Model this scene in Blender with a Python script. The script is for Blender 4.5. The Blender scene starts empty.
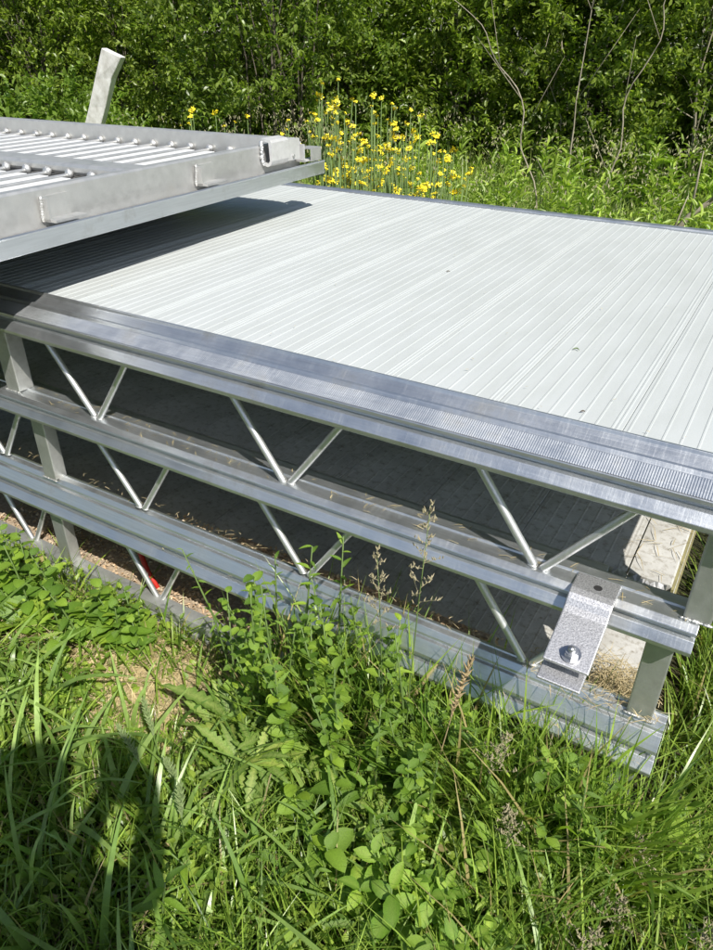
import bpy, math, random
import numpy as np
from mathutils import Matrix, Vector
random.seed(7)
rng = np.random.default_rng(11)
# ------------------------------------------------------------------ camera, sky, sun
# The scene is laid out in stack units (x along the rails, y across the deck, z up)
# and brought to metres with S at the very end.
S = 0.8
scene = bpy.context.scene
RIGHT = Vector((0.862035, 0.506848, 0.0))
FWD = Vector((-0.43754, 0.73380, -0.51970))
VPROW = None
def camera():
    cx, cy, f = 356.5, 475.0, 716.0
    def col(u, v, s):
        a = np.array([u - cx, v - cy, f]); return s * a / np.linalg.norm(a)
    M = np.stack([col(-1091, 18, -1), col(868, 48, 1), col(362, 1650, -1)], 1)
    U, _, V = np.linalg.svd(M); R = U @ V
    m = Matrix(((R[0][0], -R[1][0], -R[2][0], 0), (R[0][1], -R[1][1], -R[2][1], 0),
                (R[0][2], -R[1][2], -R[2][2], 1.5 * S), (0, 0, 0, 1)))
    cd = bpy.data.cameras.new('camera'); co = bpy.data.objects.new('camera', cd)
    scene.collection.objects.link(co); co.matrix_world = m
    cd.sensor_fit = 'HORIZONTAL'; cd.sensor_width = 36; cd.lens = 36 * f / 713
    cd.clip_start = 0.02; cd.clip_end = 500
    scene.camera = co
camera()
SUN = Vector((0.73, -0.47, 1.0)).normalized()
w = bpy.data.worlds.new('World'); scene.world = w; w.use_nodes = True
nt = w.node_tree; bg = nt.nodes['Background']
sky = nt.nodes.new('ShaderNodeTexSky'); sky.sky_type = 'NISHITA'; sky.sun_disc = False
sky.sun_elevation = math.asin(SUN.z); sky.sun_rotation = math.atan2(SUN.x, SUN.y)
sky.air_density = 1.0; sky.dust_density = 1.0
nt.links.new(sky.outputs[0], bg.inputs[0]); bg.inputs[1].default_value = 0.085
sl = bpy.data.lights.new('sun', 'SUN'); sl.energy = 4.8; sl.angle = math.radians(0.5); sl.color = (1.0, 0.955, 0.88)
so = bpy.data.objects.new('sun', sl); scene.collection.objects.link(so)
so.rotation_euler = SUN.to_track_quat('Z', 'Y').to_euler()
scene.view_settings.view_transform = 'Standard'; scene.view_settings.look = 'None'
scene.view_settings.exposure = 0.50; scene.view_settings.gamma = 1

# ------------------------------------------------------------------ helpers
COL = scene.collection
GZ = -0.33                                   # ground height in stack units
def tag(o, label=None, cat=None, group=None, kind=None):
    if label: o['label'] = label
    if cat: o['category'] = cat
    if group: o['group'] = group
    if kind: o['kind'] = kind
    return o
def empty(name, loc=(0, 0, 0), rz=0, **k):
    o = bpy.data.objects.new(name, None); COL.objects.link(o); o.location = loc
    o.rotation_euler = (0, 0, rz); o.empty_display_size = 0.1
    return tag(o, **k)
def link(name, me, parent=None, mat=None, loc=(0, 0, 0)):
    if mat and not me.materials: me.materials.append(mat)
    o = bpy.data.objects.new(name, me); COL.objects.link(o); o.location = loc
    if parent: o.parent = parent
    return o
class MB:
    def __init__(s): s.v = []; s.f = []; s.sm = []
    def add(s, vs, fs, smooth=False):
        n = len(s.v); s.v += [tuple(v) for v in vs]; s.f += [tuple(i + n for i in f) for f in fs]
        s.sm += [smooth] * len(fs)
    def box(s, x0, x1, y0, y1, z0, z1):
        vs = [(x, y, z) for z in (z0, z1) for y in (y0, y1) for x in (x0, x1)]
        s.add(vs, [(0, 2, 3, 1), (4, 5, 7, 6), (0, 1, 5, 4), (2, 6, 7, 3), (0, 4, 6, 2), (1, 3, 7, 5)])
    def prism(s, prof, x0, x1, axis='x', bev=0):
        """closed profile (a,b) extruded along an axis"""
        n = len(prof); vs = []
        for x in (x0, x1):
            for a, b in prof: vs.append((x, a, b) if axis == 'x' else (a, x, b))
        fs = [(i, (i + 1) % n, n + (i + 1) % n, n + i) for i in range(n)]
        fs += [tuple(range(n))[::-1], tuple(range(n, 2 * n))]
        s.add(vs, fs)
    def tube(s, p, q, r, n=10, r2=None, caps=True):
        p = Vector(p); q = Vector(q); d = (q - p).normalized()
        a = d.orthogonal().normalized(); b = d.cross(a); r2 = r if r2 is None else r2
        vs = []
        for c, rr in ((p, r), (q, r2)):
            for i in range(n):
                t = 2 * math.pi * i / n; vs.append(c + (a * math.cos(t) + b * math.sin(t)) * rr)
        fs = [(i, (i + 1) % n, n + (i + 1) % n, n + i) for i in range(n)]
        s.add(vs, fs, n > 6)
        if caps: s.add(vs[:n], [tuple(range(n))[::-1]]); s.add(vs[n:], [tuple(range(n))])
    def path(s, pts, rads, n=6):
        vs = []; m = len(pts); pts = [Vector(p) for p in pts]
        for k, p in enumerate(pts):
            d = (pts[min(k + 1, m - 1)] - pts[max(k - 1, 0)]).normalized()
            a = d.cross(Vector((0.31, 0.17, 0.93))).normalized(); b = d.cross(a)
            for i in range(n):
                t = 2 * math.pi * i / n; vs.append(p + (a * math.cos(t) + b * math.sin(t)) * rads[k])
        fs = [(k * n + i, k * n + (i + 1) % n, (k + 1) * n + (i + 1) % n, (k + 1) * n + i) for k in range(m - 1) for i in range(n)]
        fs += [tuple(range(n))[::-1], tuple(range((m - 1) * n, m * n))]
        s.add(vs, fs, True)
    def blob(s, c, r, sq=(1, 1, 1), nu=8, nv=5, jit=0.0):
        vs = []; fs = []
        for j in range(nv + 1):
            ph = math.pi * j / nv
            for i in range(nu):
                t = 2 * math.pi * i / nu; rr = r * (1 + random.uniform(-jit, jit))
                vs.append((c[0] + rr * sq[0] * math.sin(ph) * math.cos(t), c[1] + rr * sq[1] * math.sin(ph) * math.sin(t), c[2] + rr * sq[2] * math.cos(ph)))
        for j in range(nv):
            for i in range(nu): fs.append((j * nu + i, (j + 1) * nu + i, (j + 1) * nu + (i + 1) % nu, j * nu + (i + 1) % nu))
        s.add(vs, fs, True)
    def mesh(s, name):
        me = bpy.data.meshes.new(name); me.from_pydata(s.v, [], s.f)
        me.polygons.foreach_set('use_smooth', s.sm); me.update(); return me
    def build(s, name, mat, parent=None, loc=(0, 0, 0)): return link(name, s.mesh(name), parent, mat, loc)
def npmesh(name, V, F, colors=None, smooth=False):
    """V (n,3), F list of (arrays (m,k)); colors per vertex (n,3)"""
    me = bpy.data.meshes.new(name); V = np.ascontiguousarray(V, dtype=np.float32)
    me.vertices.add(len(V)); me.vertices.foreach_set('co', V.ravel())
    loops = np.concatenate([f.ravel() for f in F]).astype(np.int32)
    tot = np.concatenate([np.full(len(f), f.shape[1]) for f in F]).astype(np.int32)
    st = np.concatenate([[0], np.cumsum(tot)[:-1]]).astype(np.int32)
    me.loops.add(len(loops)); me.loops.foreach_set('vertex_index', loops)
    me.polygons.add(len(tot)); me.polygons.foreach_set('loop_start', st)
    try: me.polygons.foreach_set('loop_total', tot)
    except Exception: pass
    me.polygons.foreach_set('use_smooth', np.full(len(tot), smooth))
    me.update(calc_edges=True)
    if colors is not None:
        at = me.color_attributes.new('Col', 'FLOAT_COLOR', 'POINT')
        c = np.ones((len(V), 4), dtype=np.float32); c[:, :3] = colors; at.data.foreach_set('color', c.ravel())
    return me

# ------------------------------------------------------------------ materials
def newmat(name):
    m = bpy.data.materials.new(name); m.use_nodes = True; n = m.node_tree
    return m, n, n.nodes['Principled BSDF'], n.nodes, n.links
def coords(ns, ls, sc=(1, 1, 1)):
    tc = ns.new('ShaderNodeTexCoord'); mp = ns.new('ShaderNodeMapping'); mp.inputs['Scale'].default_value = sc
    ls.new(tc.outputs['Object'], mp.inputs[0]); return mp.outputs[0]
def noise(ns, ls, vec, scale, detail=4, rough=0.6):
    n = ns.new('ShaderNodeTexNoise'); n.inputs['Scale'].default_value = scale; n.inputs['Detail'].default_value = detail
    n.inputs['Roughness'].default_value = rough; ls.new(vec, n.inputs['Vector']); return n.outputs['Fac']
def ramp(ns, ls, fac, stops):
    r = ns.new('ShaderNodeValToRGB'); ls.new(fac, r.inputs[0]); e = r.color_ramp.elements
    while len(e) < len(stops): e.new(0.5)
    for k, (p, c) in enumerate(stops):
        e[k].position = p; e[k].color = (*c, 1) if len(c) == 3 else c
    return r.outputs[0]
def bump(ns, ls, fac, b, strength=0.2, dist=0.002, prev=None):
    n = ns.new('ShaderNodeBump'); n.inputs['Strength'].default_value = strength; n.inputs['Distance'].default_value = dist
    ls.new(fac, n.inputs['Height'])
    if prev is not None: ls.new(prev, n.inputs['Normal'])
    ls.new(n.outputs[0], b.inputs['Normal']); return n.outputs[0]
def g(v): return (v, v, v)
def metal(name, base, lo, hi, stretch=(1.5, 30, 30), dirt=0.5, mix=0.12, metallic=1.0):
    m, nt, b, ns, ls = newmat(name); b.inputs['Metallic'].default_value = metallic
    v1 = coords(ns, ls, stretch); v0 = coords(ns, ls)
    n1 = noise(ns, ls, v1, 6, 5); n2 = noise(ns, ls, v0, 9, 6, 0.65); n3 = noise(ns, ls, v0, 160, 3)
    ls.new(ramp(ns, ls, n2, [(0.3, g(lo)), (0.7, g(hi))]), b.inputs['Roughness'])
    c = ramp(ns, ls, n1, [(0.25, tuple(x * 0.82 for x in base)), (0.75, base)])
    d = ramp(ns, ls, n2, [(0.56, g(0)), (0.72, g(1))])
    mx = ns.new('ShaderNodeMixRGB'); mx.inputs[2].default_value = (0.30, 0.28, 0.23, 1)
    mu = ns.new('ShaderNodeMath'); mu.operation = 'MULTIPLY'; mu.inputs[1].default_value = dirt
    ls.new(d, mu.inputs[0]); ls.new(mu.outputs[0], mx.inputs[0]); ls.new(c, mx.inputs[1]); ls.new(mx.outputs[0], b.inputs['Base Color'])
    # handling scratches across and along, oxide blotches
    sc1 = ramp(ns, ls, noise(ns, ls, coords(ns, ls, (95, 6, 6)), 3, 3, .7), [(.50, g(0)), (.70, g(1))])
    sc2 = ramp(ns, ls, noise(ns, ls, coords(ns, ls, (2, 120, 120)), 3, 3, .7), [(.55, g(0)), (.72, g(1))])
    ad = ns.new('ShaderNodeMath'); ad.operation = 'ADD'; ls.new(sc1, ad.inputs[0]); ls.new(sc2, ad.inputs[1])
    rg = ns.new('ShaderNodeMath'); rg.operation = 'MULTIPLY_ADD'; ls.new(ad.outputs[0], rg.inputs[0]); rg.inputs[1].default_value = .06
    ls.new(b.inputs['Roughness'].links[0].from_socket, rg.inputs[2]); ls.new(rg.outputs[0], b.inputs['Roughness'])
    fl = ramp(ns, ls, noise(ns, ls, v0, 330, 2, .6), [(.68, g(0)), (.73, g(1))])
    m3 = ns.new('ShaderNodeMixRGB'); m3.inputs[2].default_value = (.85, .82, .72, 1); m4 = ns.new('ShaderNodeMath'); m4.operation = 'MULTIPLY'; m4.inputs[1].default_value = .5
    ls.new(fl, m4.inputs[0]); ls.new(m4.outputs[0], m3.inputs[0]); ls.new(mx.outputs[0], m3.inputs[1]); ls.new(m3.outputs[0], b.inputs['Base Color'])
    p = bump(ns, ls, n3, b, 0.15, 0.0006); p = bump(ns, ls, ad.outputs[0], b, 0.10, 0.0005, p); bump(ns, ls, n2, b, 0.25, 0.004, p)
    return m
M_alu = metal('brushed_aluminium', (0.66, 0.685, 0.705), 0.30, 0.48, metallic=.92)
M_rod = metal('rod_aluminium', (0.74, 0.75, 0.76), 0.38, 0.52, (20, 20, 3), 0.3, metallic=.82)
M_dull = metal('weathered_aluminium', (0.55, 0.56, 0.545), 0.42, 0.60, (8, 8, 8), 0.6, metallic=.8)
M_frame = metal('mill_aluminium', (0.62, 0.62, 0.605), 0.40, 0.56, (6, 6, 6), 0.35, metallic=.75)
M_steel = metal('bolt_steel', (0.55, 0.56, 0.58), 0.32, 0.5, (9, 9, 9), 0.2)
def galv():
    m, nt, b, ns, ls = newmat('galvanised_plate'); v = coords(ns, ls)
    b.inputs['Metallic'].default_value = 0.85
    vo = ns.new('ShaderNodeTexVoronoi'); vo.inputs['Scale'].default_value = 260; ls.new(v, vo.inputs['Vector'])
    n = noise(ns, ls, v, 420, 3, 0.7)
    ls.new(ramp(ns, ls, n, [(0.35, (0.36, 0.36, 0.38)), (0.5, (0.60, 0.60, 0.62)), (0.68, (0.78, 0.78, 0.80))]), b.inputs['Base Color'])
    b.inputs['Roughness'].default_value = 0.5; bump(ns, ls, vo.outputs['Distance'], b, 0.35, 0.0006); return m
M_galv = galv()
def white_deck():
    m, nt, b, ns, ls = newmat('white_deck_coating'); v = coords(ns, ls); n1 = noise(ns, ls, v, 2.5, 6, 0.65)
    n2 = noise(ns, ls, v, 220, 3, 0.7); n3 = noise(ns, ls, coords(ns, ls, (1, 0.15, 1)), 26, 4)
    c1 = ramp(ns, ls, n1, [(0.3, (0.435, 0.46, 0.455)), (0.72, (0.485, 0.51, 0.507))])
    c2 = ramp(ns, ls, n3, [(0.35, (0.94, 0.94, 0.93)), (0.6, g(1))])
    mx = ns.new('ShaderNodeMixRGB'); mx.blend_type = 'MULTIPLY'; mx.inputs[0].default_value = 1
    ls.new(c1, mx.inputs[1]); ls.new(c2, mx.inputs[2]); 
    sp = ramp(ns, ls, n2, [(0.27, (0.72, 0.71, 0.68)), (0.36, g(1))])
    m2 = ns.new('ShaderNodeMixRGB'); m2.blend_type = 'MULTIPLY'; m2.inputs[0].default_value = 0.8
    ls.new(mx.outputs[0], m2.inputs[1]); ls.new(sp, m2.inputs[2]); ls.new(m2.outputs[0], b.inputs['Base Color'])
    b.inputs['Roughness'].default_value = 0.42; b.inputs['Specular IOR Level'].default_value = 0.4
    bump(ns, ls, n2, b, 0.25, 0.0006); return m
M_white = white_deck()
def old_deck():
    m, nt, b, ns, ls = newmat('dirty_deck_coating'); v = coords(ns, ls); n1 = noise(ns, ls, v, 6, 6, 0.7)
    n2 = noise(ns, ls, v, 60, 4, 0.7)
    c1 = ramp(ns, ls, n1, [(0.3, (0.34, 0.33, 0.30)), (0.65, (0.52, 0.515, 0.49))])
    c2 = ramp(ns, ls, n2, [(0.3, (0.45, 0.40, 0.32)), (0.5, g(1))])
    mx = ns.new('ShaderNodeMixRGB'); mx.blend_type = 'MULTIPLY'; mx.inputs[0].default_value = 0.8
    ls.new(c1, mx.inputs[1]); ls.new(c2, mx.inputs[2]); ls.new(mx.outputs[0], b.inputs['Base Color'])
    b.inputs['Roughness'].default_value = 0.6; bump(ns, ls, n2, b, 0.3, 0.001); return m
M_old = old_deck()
def leafmat(name, trans=0.35, rough=0.45, tint=(1, 1, 1), veins=False):
    m, nt, b, ns, ls = newmat(name)
    at = ns.new('ShaderNodeAttribute'); at.attribute_name = 'Col'
    v = coords(ns, ls); n = noise(ns, ls, v, 40, 3)
    r = ramp(ns, ls, n, [(0.3, g(0.75)), (0.7, g(1.15))])
    mx = ns.new('ShaderNodeMixRGB'); mx.blend_type = 'MULTIPLY'; mx.inputs[0].default_value = 1
    ls.new(at.outputs['Color'], mx.inputs[1]); ls.new(r, mx.inputs[2]); ls.new(mx.outputs[0], b.inputs['Base Color'])
    b.inputs['Roughness'].default_value = rough; b.inputs['Specular IOR Level'].default_value = 0.5
    oi = ns.new('ShaderNodeObjectInfo'); rr = ramp(ns, ls, oi.outputs['Random'], [(0.0, (.62, .70, .6)), (.5, g(1.0)), (1.0, (1.45, 1.3, 1.1))])
    m0 = mx; mx = ns.new('ShaderNodeMixRGB'); mx.blend_type = 'MULTIPLY'; mx.inputs[0].default_value = 1 if veins else 0
    ls.new(m0.outputs[0], mx.inputs[1]); ls.new(rr, mx.inputs[2]); ls.new(mx.outputs[0], b.inputs['Base Color'])
    t = ns.new('ShaderNodeBsdfTranslucent'); t2 = ns.new('ShaderNodeMixRGB'); t2.blend_type = 'MULTIPLY'; t2.inputs[0].default_value = 1
    ls.new(mx.outputs[0], t2.inputs[1]); t2.inputs[2].default_value = (1.5, 1.7, 0.6, 1); ls.new(t2.outputs[0], t.inputs[0])
    ms = ns.new('ShaderNodeMixShader'); ms.inputs[0].default_value = trans
    ls.new(b.outputs[0], ms.inputs[1]); ls.new(t.outputs[0], ms.inputs[2]); ls.new(ms.outputs[0], ns['Material Output'].inputs[0])
    if veins: bump(ns, ls, noise(ns, ls, v, 90, 2), b, 0.5, 0.002)
    return m
M_leaf = leafmat('leaf'); M_big = leafmat('broad_leaf', 0.3, 0.38, veins=True); M_grass = leafmat('grass_blade', 0.35, 0.33)
M_hedge = leafmat('hedge_leaf', 0.42, 0.38)
def plain(name, c, rough=0.6, c2=None, sc=20, metallic=0, b_=0.3, dist=0.003, stretch=(1, 1, 1)):
    m, nt, b, ns, ls = newmat(name); v = coords(ns, ls, stretch); n = noise(ns, ls, v, sc, 6, 0.65)
    c2 = c2 or tuple(x * 0.7 for x in c)
    ls.new(ramp(ns, ls, n, [(0.3, c2), (0.7, c)]), b.inputs['Base Color']); b.inputs['Roughness'].default_value = rough
    b.inputs['Metallic'].default_value = metallic; bump(ns, ls, n, b, b_, dist); return m
M_bark = plain('bark', (0.14, 0.115, 0.085), 0.85, (0.06, 0.05, 0.04), 30)
M_pale = plain('pale_bark', (0.38, 0.34, 0.26), 0.8, (0.20, 0.17, 0.12), 30)
M_straw = plain('dry_straw', (0.46, 0.36, 0.20), 0.7, (0.30, 0.22, 0.12), 60)
M_chip = plain('rusty_litter', (0.46, 0.38, 0.28), 0.8, (0.20, 0.14, 0.09), 90)
M_red = plain('red_strap', (0.55, 0.035, 0.02), 0.5, (0.40, 0.02, 0.015), 30)
M_post = plain('weathered_white_paint', (0.92, 0.91, 0.89), 0.8, (0.55, 0.53, 0.48), 22, 0, 0.4, 0.006, (1, 1, 0.5))
M_film = plain('dusty_cobweb', (0.50, 0.51, 0.52), 0.5, (0.25, 0.25, 0.26), 60)
M_yel = plain('yellow_petal', (0.90, 0.78, 0.04), 0.5, (0.82, 0.64, 0.02), 90)
M_stem = plain('green_stem', (0.13, 0.20, 0.05), 0.6, (0.08, 0.13, 0.03), 30)
M_edge = plain('yellowed_edge', (0.32, 0.29, 0.13), 0.7, (0.16, 0.14, 0.08), 30)
def soil():
    m, nt, b, ns, ls = newmat('soil_and_thatch'); v = coords(ns, ls); n1 = noise(ns, ls, v, 1.2, 6, 0.7); n2 = noise(ns, ls, v, 45, 6, 0.75)
    c1 = ramp(ns, ls, n1, [(0.35, (0.035, 0.045, 0.015)), (0.65, (0.075, 0.065, 0.03))])
    c2 = ramp(ns, ls, n2, [(0.35, g(0.45)), (0.62, (1.5, 1.35, 1.1))])
    mx = ns.new('ShaderNodeMixRGB'); mx.blend_type = 'MULTIPLY'; mx.inputs[0].default_value = 1
    ls.new(c1, mx.inputs[1]); ls.new(c2, mx.inputs[2]); ls.new(mx.outputs[0], b.inputs['Base Color'])
    b.inputs['Roughness'].default_value = 0.95; bump(ns, ls, n2, b, 0.9, 0.03); return m
M_soil = soil()

# ------------------------------------------------------------------ ground
def gh(x, y):
    return GZ + 0.018 * np.sin(x * 2.1 + 0.7) * np.cos(y * 1.7) + 0.012 * np.sin(x * 5.3 + y * 4.1) + 0.008 * np.cos(x * 11 - y * 9)
def make_ground():
    def axis(a, b, fine, far): 
        k = np.arange(a, b, fine); l = a - np.geomspace(0.3, far, 26); r = b + np.geomspace(0.3, far, 26)
        return np.concatenate([l[::-1], k, r])
    xs = axis(-7, 4, 0.06, 170); ys = axis(-2, 8, 0.06, 170)
    X, Y = np.meshgrid(xs, ys, indexing='ij'); Z = gh(X, Y)
    V = np.stack([X, Y, Z], -1).reshape(-1, 3); nx, ny = X.shape
    i = np.arange(nx - 1)[:, None] * ny + np.arange(ny - 1)[None, :]; i = i.ravel()
    F = np.stack([i, i + ny, i + ny + 1, i + 1], 1)
    o = link('ground', npmesh('ground', V, [F], smooth=True), None, M_soil); tag(o, kind='structure', label='soil with thatch under the grass and weeds')
make_ground()

# ------------------------------------------------------------------ deck sections (three, stacked)
Y0 = 1.313
XE = 0.112                   # right end of the top deck
PW = 0.275; NR = 8
def plank_mesh(y0, y1, wd=PW, thick=0.03, rh=0.0013):
    """plank with raised grip ribs running across the deck, origin at its left top edge"""
    gap = 0.001; prof = [(gap, -thick), (gap, -0.0015), (gap + 0.0015, 0.0)]
    xs = [0.012] + [0.012 + 0.0345 * k for k in range(1, NR)] + [wd - 0.012]
    for x in xs:
        if x > wd - 0.008: break
        prof += [(x - 0.0032, 0), (x - 0.0016, rh), (x + 0.0016, rh), (x + 0.0032, 0)]
    prof += [(wd - 0.0015, 0.0), (wd, -0.0015), (wd, -thick)]
    b = MB(); b.prism(prof[::-1], y0, y1, 'y'); return b.mesh('plank')
def jig(o, a): o.rotation_euler = (random.uniform(-a, a), random.uniform(-a, a), 0); return o
def rail(parent, prof, x0, x1, mat, name='side_rail', label=None):
    b = MB(); b.prism(prof, x0, x1); o = b.build(name, mat, parent)
    bv = o.modifiers.new('bevel', 'BEVEL'); bv.width = 0.0012; bv.segments = 2; bv.limit_method = 'ANGLE'; bv.angle_limit = math.radians(20)
    if label: o['label'] = label
    return o
def P(*a): return [(Y0 + y, z) for y, z in a]
XL = -3.75
# chord 1: front rail of the top deck
CH1 = P((.02, .698), (-.018, .698), (-.022, .702), (-.022, .712), (-.004, .733), (.012, .736), (.012, .746), (.000, .748),
        (.001, .756), (.052, .777), (.058, .785), (.066, .786), (.073, .781), (.098, .798), (.102, .806), (.108, .806), (.108, .775), (.04, .74))
CH3 = P((.03, -.004), (-.018, -.004), (-.022, .0), (-.022, .010), (-.002, .036), (.012, .038), (.012, .052), (.000, .054),
        (.002, .062), (.022, .096), (.032, .098), (.034, .106), (.044, .122), (.060, .126), (.062, .130), (.082, .118), (.086, .108), (.086, .085), (.05, .04))
CH2 = P((.05, .384), (-.008, .384), (-.012, .388), (-.012, .397), (.002, .418), (.014, .421), (.014, .431), (.004, .434),
        (.006, .438), (.022, .448), (.060, .451), (.062, .456), (.068, .456), (.070, .451), (.100, .453), (.104, .448), (.104, .42))
CH4 = P((.05, -.345), (-.02, -.345), (-.025, -.33), (-.012, -.288), (.002, -.282), (.002, -.274), (-.006, -.270), (.004, -.248), (.02, -.244), (.048, -.240), (.052, -.25))
secA = empty('deck_section', (0, 0, 0), label='top aluminium deck section with clean white ribbed boards and lattice side', cat='deck section')
secB = empty('deck_section', (0, 0, 0), label='middle aluminium deck section lying shaded under the white top deck', cat='deck section')
secC = empty('deck_section', (0, 0, 0), label='lowest aluminium deck section resting in the grass at the bottom of the pile', cat='deck section')
for s_ in (secA, secB, secC): s_['group'] = 'stacked aluminium deck sections'
def deck(sec, zt, y0, y1, xe, xl, mat, offset=-1.03):
    me = plank_mesh(y0, y1, rh=.0011 if sec is secA else .0006); me.materials.append(mat)
    k = 0
    xs = [offset + PW * i for i in range(-11, 6)]
    for x in xs:
        if x + PW > xe + 0.02 or x < xl: continue
        o = link('plank', me, sec, None, (x, 0, zt + random.uniform(-0.0008, 0.0008))); jig(o, 0.0003)
    last = max(x for x in xs if x + PW <= xe + 0.02) + PW
    wd = xe - last
    if wd > 0.03:
        b = MB(); b.prism([(0.004, -.03), (.004, 0), (wd - .004, 0), (wd, -.004), (wd, -.03)][::-1], y0, y1, 'y')
        o = b.build('plank', mat, sec, (last, 0, zt))
deck(secA, .800, Y0 + .110, 3.45, XE, XL, M_white)
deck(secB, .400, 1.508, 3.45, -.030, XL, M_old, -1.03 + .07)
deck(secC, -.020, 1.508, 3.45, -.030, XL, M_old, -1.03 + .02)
rail(secA, CH1, XL, XE, M_alu, 'side_rail')
rail(secA, CH2, XL, .046, M_alu, 'lower_rail')
rail(secB, CH3, XL, .046, M_alu, 'side_rail')
rail(secC, CH4, XL, .046, M_dull, 'side_rail', 'dirty bottom rail half buried in weeds')
# fine cross ridges on the sloping grip face
def grip(sec, pa, pb, x0, x1, dx, h):
    n = int((x1 - x0) / dx); pa = np.array(pa); pb = np.array(pb); nrm = np.array([-(pb - pa)[1], (pb - pa)[0]]); nrm /= np.linalg.norm(nrm)
    if nrm[1] < 0: nrm = -nrm
    V = []; 
    for i in range(n + 1):
        for j, hh in ((0, 0.0004), (0.42, 0.0004 + h)):
            x = x0 + (i + j) * dx + 0.0
            for p in (pa, pb):
                q = p + nrm * hh; V.append((x, q[0], q[1]))
    V = np.array(V); m = 2 * (n + 1) - 1; i = np.arange(m) * 2
    F = np.stack([i, i + 2, i + 3, i + 1], 1)
    o = link('grip_strip', npmesh('grip_strip', V, [F]), sec, M_alu)
    o['label'] = 'finely ridged grip strip along the top rail'
grip(secA, (Y0 + .004, .7575), (Y0 + .049, .776), XL + .01, XE - .01, .0052, .0011)
# rear rails
for sec, zt, x1 in ((secA, .80, XE), (secB, .40, -.03), (secC, -.02, -.03)):
    a = zt; rail(sec, [(3.455, a - .10), (3.455, a + .004), (3.46, a + .010), (3.48, a + .014), (3.50, a + .004), (3.53, a - .002), (3.545, a - .03), (3.565, a - .05), (3.565, a - .10)][::-1], XL, x1, M_alu, 'rear_rail')
# front curbs of the two shaded decks
for sec, zt in ((secB, .40), (secC, -.02)):
    rail(sec, [(1.436, zt - .06), (1.436, zt - .034), (1.448, zt - .020), (1.498, zt + .004), (1.505, zt + .004), (1.505, zt - .06)], XL, -.175, M_alu, 'curb')
    b = MB(); b.box(-.0298, -.024, 1.50, 3.44, zt - .055, zt - .004); b.build('edge_strip', M_edge, sec)
# cross beams beneath each deck
for sec, zt in ((secA, .80), (secB, .40), (secC, -.02)):
    for x in (-3.4, -2.6, -1.8, -1.0, -.45):
        b = MB(); b.box(x, x + .04, 1.51, 3.44, zt - .085, zt - .032); b.build('cross_beam', M_dull, sec)
# lattice rods
def rods(sec, nodes, zt, zb, yo, tops=(-.215, .225), cut=None):
    for nx_ in nodes:
        for dx, s in ((tops[0], -1), (tops[1], 1)):
            if cut is not None and nx_ + dx > cut: continue
            b = MB(); b.tube((nx_ + dx, Y0 + yo, zt), (nx_ + s * .012, Y0 + yo + random.uniform(-.004, .004), zb), .0100, 12)
            o = b.build('lattice_rod', M_rod, sec)
            w_ = MB(); w_.blob((nx_ + s * .014, Y0 + yo, zb - .001), .0115, (1.3, 1, .4), 8, 5, .12); w_.build('weld_bead', M_dull, o)
rods(secA, [-3.25, -2.52, -1.785, -1.03, -.31], .735, .452, .038)
rods(secB, [-3.10, -2.385, -1.662, -.985, -.30], .405, .136, .052, (-.20, .195))
rods(secC, [-3.03, -2.33, -1.64, -.955, -.28], .02, -.244, .040, (-.165, .17))
# posts between rails: hollow square tube
def post(sec, x, y, z0, z1, wd=.075, dp=.06, label=None):
    b = MB(); b.box(x, x + wd, y, y + dp, z0, z1); o = b.build('corner_post', M_dull, sec)
    bv = o.modifiers.new('bevel', 'BEVEL'); bv.width = 0.004; bv.segments = 2
    w_ = MB()
    for k in range(13): w_.blob((x + wd * (k + random.uniform(-.4, .4)) / 12, y - .0005, z0 - .001), random.uniform(.003, .0052), (1.8, 1, .7), 7, 4, .15)
    w_.build('weld_bead', M_dull, o)
post(secA, .010, Y0 + .030, .452, .745, .056, .06); post(secA, -2.225, Y0 + .030, .452, .74, .068, .06); post(secA, -3.6, Y0 + .03, .452, .74)
post(secB, -.045, Y0 + .035, .12, .40, .060, .05); post(secB, -2.14, Y0 + .030, .12, .40, .065, .05)
post(secC, -2.13, Y0 + .005, -.243, .02, .065, .045); post(secC, -.045, Y0 + .005, -.243, .02, .06, .045)

# clamp bracket with bolt
def bracket():
    root = empty('clamp_bracket', (0, 0, 0), label='galvanised bent clamp bracket bolted over the middle rail near the right end', cat='bracket')
    top = [(1.372, .459), (1.312, .459), (1.296, .455), (1.286, .446), (1.277, .434), (1.262, .426), (1.145, .384)]
    def plate(line, x0, x1, th, name, hole=None):
        b = MB(); up = [(y, z) for y, z in line]; lo = [(y + .0015, z - th) for y, z in line]
        b.prism(up + lo[::-1], x0, x1); o = b.build(name, M_galv, root)
        bv = o.modifiers.new('bevel', 'BEVEL'); bv.width = .003; bv.segments = 2; bv.limit_method = 'ANGLE'; bv.angle_limit = math.radians(50)
        return o
    plate(top, -.222, -.124, .008, 'upper_plate')
    plate([(1.345, .376), (1.30, .376), (1.25, .366), (1.125, .345)], -.224, -.130, .007, 'lower_plate')
    b = MB(); b.tube((-.168, 1.334, .4588), (-.168, 1.334, .4598), .0095, 16); o = b.build('hole', plain('dark_hole', (.02, .02, .02), .9), root)
    n = Vector((0, -.34, .94)).normalized(); c = Vector((-.170, 1.172, .3945))
    b = MB(); b.tube(c - n * .075, c + n * .026, .0085, 12); b.blob(c + n * .026, .0085, (1, 1, .7)); bo = b.build('bolt', M_steel, root)
    b = MB(); b.tube(c + n * .0005, c + n * .004, .021, 20); b.build('washer', M_steel, root)
    b = MB(); b.tube(c + n * .004, c + n * .016, .0155, 6); b.tube(c + n * .016, c + n * .020, .0125, 12); b.build('nut', M_steel, root)
bracket()
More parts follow.
